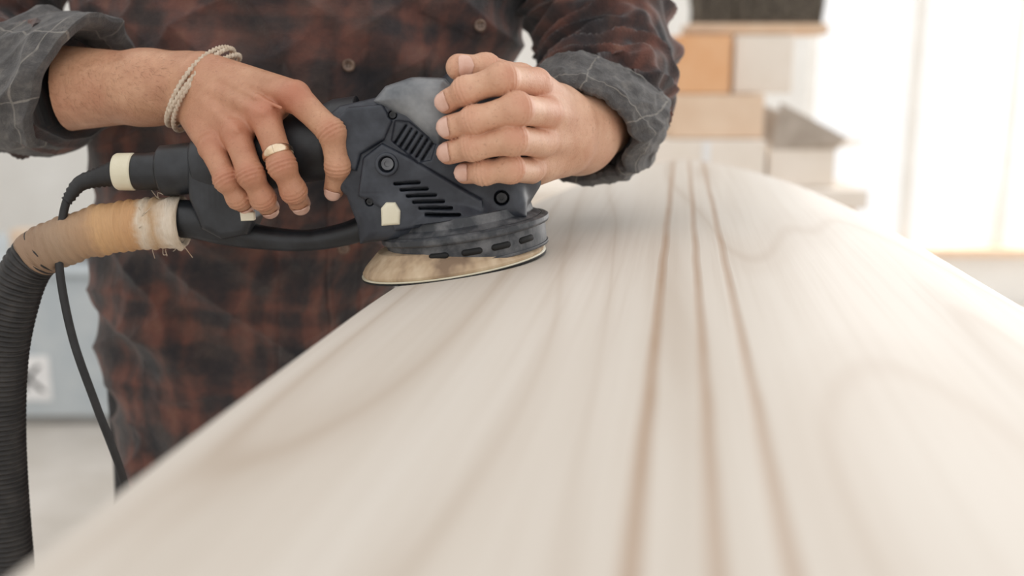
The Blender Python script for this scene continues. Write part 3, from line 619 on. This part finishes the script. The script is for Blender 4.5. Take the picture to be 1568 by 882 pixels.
box('end_left', (.44, 2.82, 1.082), (.455, 3.04, 1.235), ORANGE, cr); box('end_right', (.57, 2.82, 1.082), (.585, 3.04, 1.235), ORANGE, cr); box('pale_carton', (.60, 2.83, 1.082), (.76, 3.04, 1.235), KRAFT, cr)
bb = empty('bench_brush', (.65, 2.95, 1.25)); box('brush_back', (.48, 2.86, 1.237), (.86, 3.0, 1.268), PINE, bb, .008)
V, F = [], []
for i in range(2200):
    x, y = rng.uniform(.50, .85), rng.uniform(2.88, 2.98); a, b = rng.normal(size=2)*.006; n = len(V); r = .0016
    V += [(x-r, y, 1.266), (x+r, y-r, 1.266), (x, y+r, 1.266), (x+a-r, y+b, 1.40), (x+a+r, y+b-r, 1.40), (x+a, y+b+r, 1.40)]
    F += [(n, n+1, n+4, n+3), (n+1, n+2, n+5, n+4), (n+2, n, n+3, n+5), (n+3, n+4, n+5)]
mesh('bristles', V, F, BRIS, bb)
# open carton with slanting flaps beside the crate
oc = empty('cardboard_box', (.78, 2.9, .832))
box('wall_front', (.70, 2.80, .832), (.88, 2.806, .935), KRAFT, oc, .001); box('wall_rear', (.70, 3.0, .832), (.88, 3.006, .935), KRAFT, oc, .001)
box('wall_side_a', (.70, 2.806, .832), (.706, 3.0, .935), KRAFT, oc, .001); box('wall_side_b', (.874, 2.806, .832), (.88, 3.0, .935), TAN, oc, .001); box('bottom', (.706, 2.806, .832), (.874, 3.0, .838), KRAFT, oc, .001)
def plate_(nm, q, t, mat, par):
    q = np.array(q, float); nv = nrm(np.cross(q[1]-q[0], q[2]-q[0]))*t; V = np.vstack([q, q+nv]); n = len(q)
    mesh(nm, V, [list(range(n))[::-1], list(range(n, 2*n))]+[[i, (i+1) % n, n+(i+1) % n, n+i] for i in range(n)], mat, par, smooth=False)
plate_('flap_side', [(.877, 2.81, .935), (.877, 3.0, .935), (.955, 3.01, .955), (.955, 2.80, .955)], .004, KRAFT, oc)
plate_('flap_front', [(.703, 2.803, .935), (.877, 2.803, .935), (.90, 2.77, .965), (.72, 2.79, 1.06)], .004, TAN, oc)
plate_('flap_rear', [(.703, 3.003, .935), (.877, 3.003, .935), (.85, 3.03, 1.00), (.71, 3.02, 1.05)], .004, TAN, oc)
# left side: low chest with label
ch = empty('storage_chest', (-1.7, 3.5, 0))
box('body', (-2.6, 3.2, .03), (-.6, 3.9, .50), BLUEG, ch, .01); box('plinth', (-2.58, 3.22, 0), (-.62, 3.88, .03), GREYI, ch, 0); box('lid', (-2.62, 3.18, .50), (-.58, 3.92, .53), BLUEG, ch, .01)
box('label', (-1.63, 3.193, .09), (-1.50, 3.199, .24), PAPER, ch, 0)
tx = bpy.data.curves.new('label_letter', 'FONT'); tx.body = 'K'; tx.size = .13; tx.extrude = .0005; to = bpy.data.objects.new('label_letter', tx); sc.collection.objects.link(to)
to.data.materials.append(INK); to.location = (-1.60, 3.191, .12); to.rotation_euler = (math.pi/2, 0, 0); to.parent = ch; to.matrix_parent_inverse = Matrix.Translation(-Vector(ch.location))
tl = empty('metal_toolbox', (-1.35, 3.4, .53)); box('case', (-1.46, 3.3, .53), (-1.12, 3.5, .60), GREYI, tl, .01); box('handle', (-1.36, 3.38, .60), (-1.22, 3.42, .625), RUBBER, tl, .006)
box('offcut_block', (-1.74, 3.5, .53), (-1.62, 3.58, .60), SLAB, bev=.004)
# ================================================================== LIGHT & CAMERA
w = bpy.data.worlds.new('overcast_sky'); sc.world = w; w.use_nodes = True; bg = w.node_tree.nodes['Background']; bg.inputs[0].default_value = (1, .987, .968, 1); bg.inputs[1].default_value = 1.13
def area(nm, loc, tgt, size, e, col):
    l = bpy.data.lights.new(nm, 'AREA'); l.shape = 'RECTANGLE'; l.size, l.size_y = size; l.energy = e; l.color = col
    o = bpy.data.objects.new(nm, l); sc.collection.objects.link(o); o.location = loc; d = Vector(tgt)-Vector(loc); o.rotation_euler = d.to_track_quat('-Z', 'Y').to_euler(); return o
area('window_light', (3.0, 4.85, 1.7), (.2, .8, 1.0), (3, 2.4), 125, (1, .98, .95))
cam = bpy.data.cameras.new('camera'); co = bpy.data.objects.new('camera', cam); sc.collection.objects.link(co); sc.camera = co
co.location = tuple(CAM); co.rotation_euler = (math.pi/2-PIT, 0, 0); cam.lens = 36; cam.sensor_width = 36; cam.clip_start = .02
cam.dof.use_dof = True; cam.dof.focus_distance = .80; cam.dof.aperture_fstop = 3.0
sc.view_settings.view_transform = 'Standard'
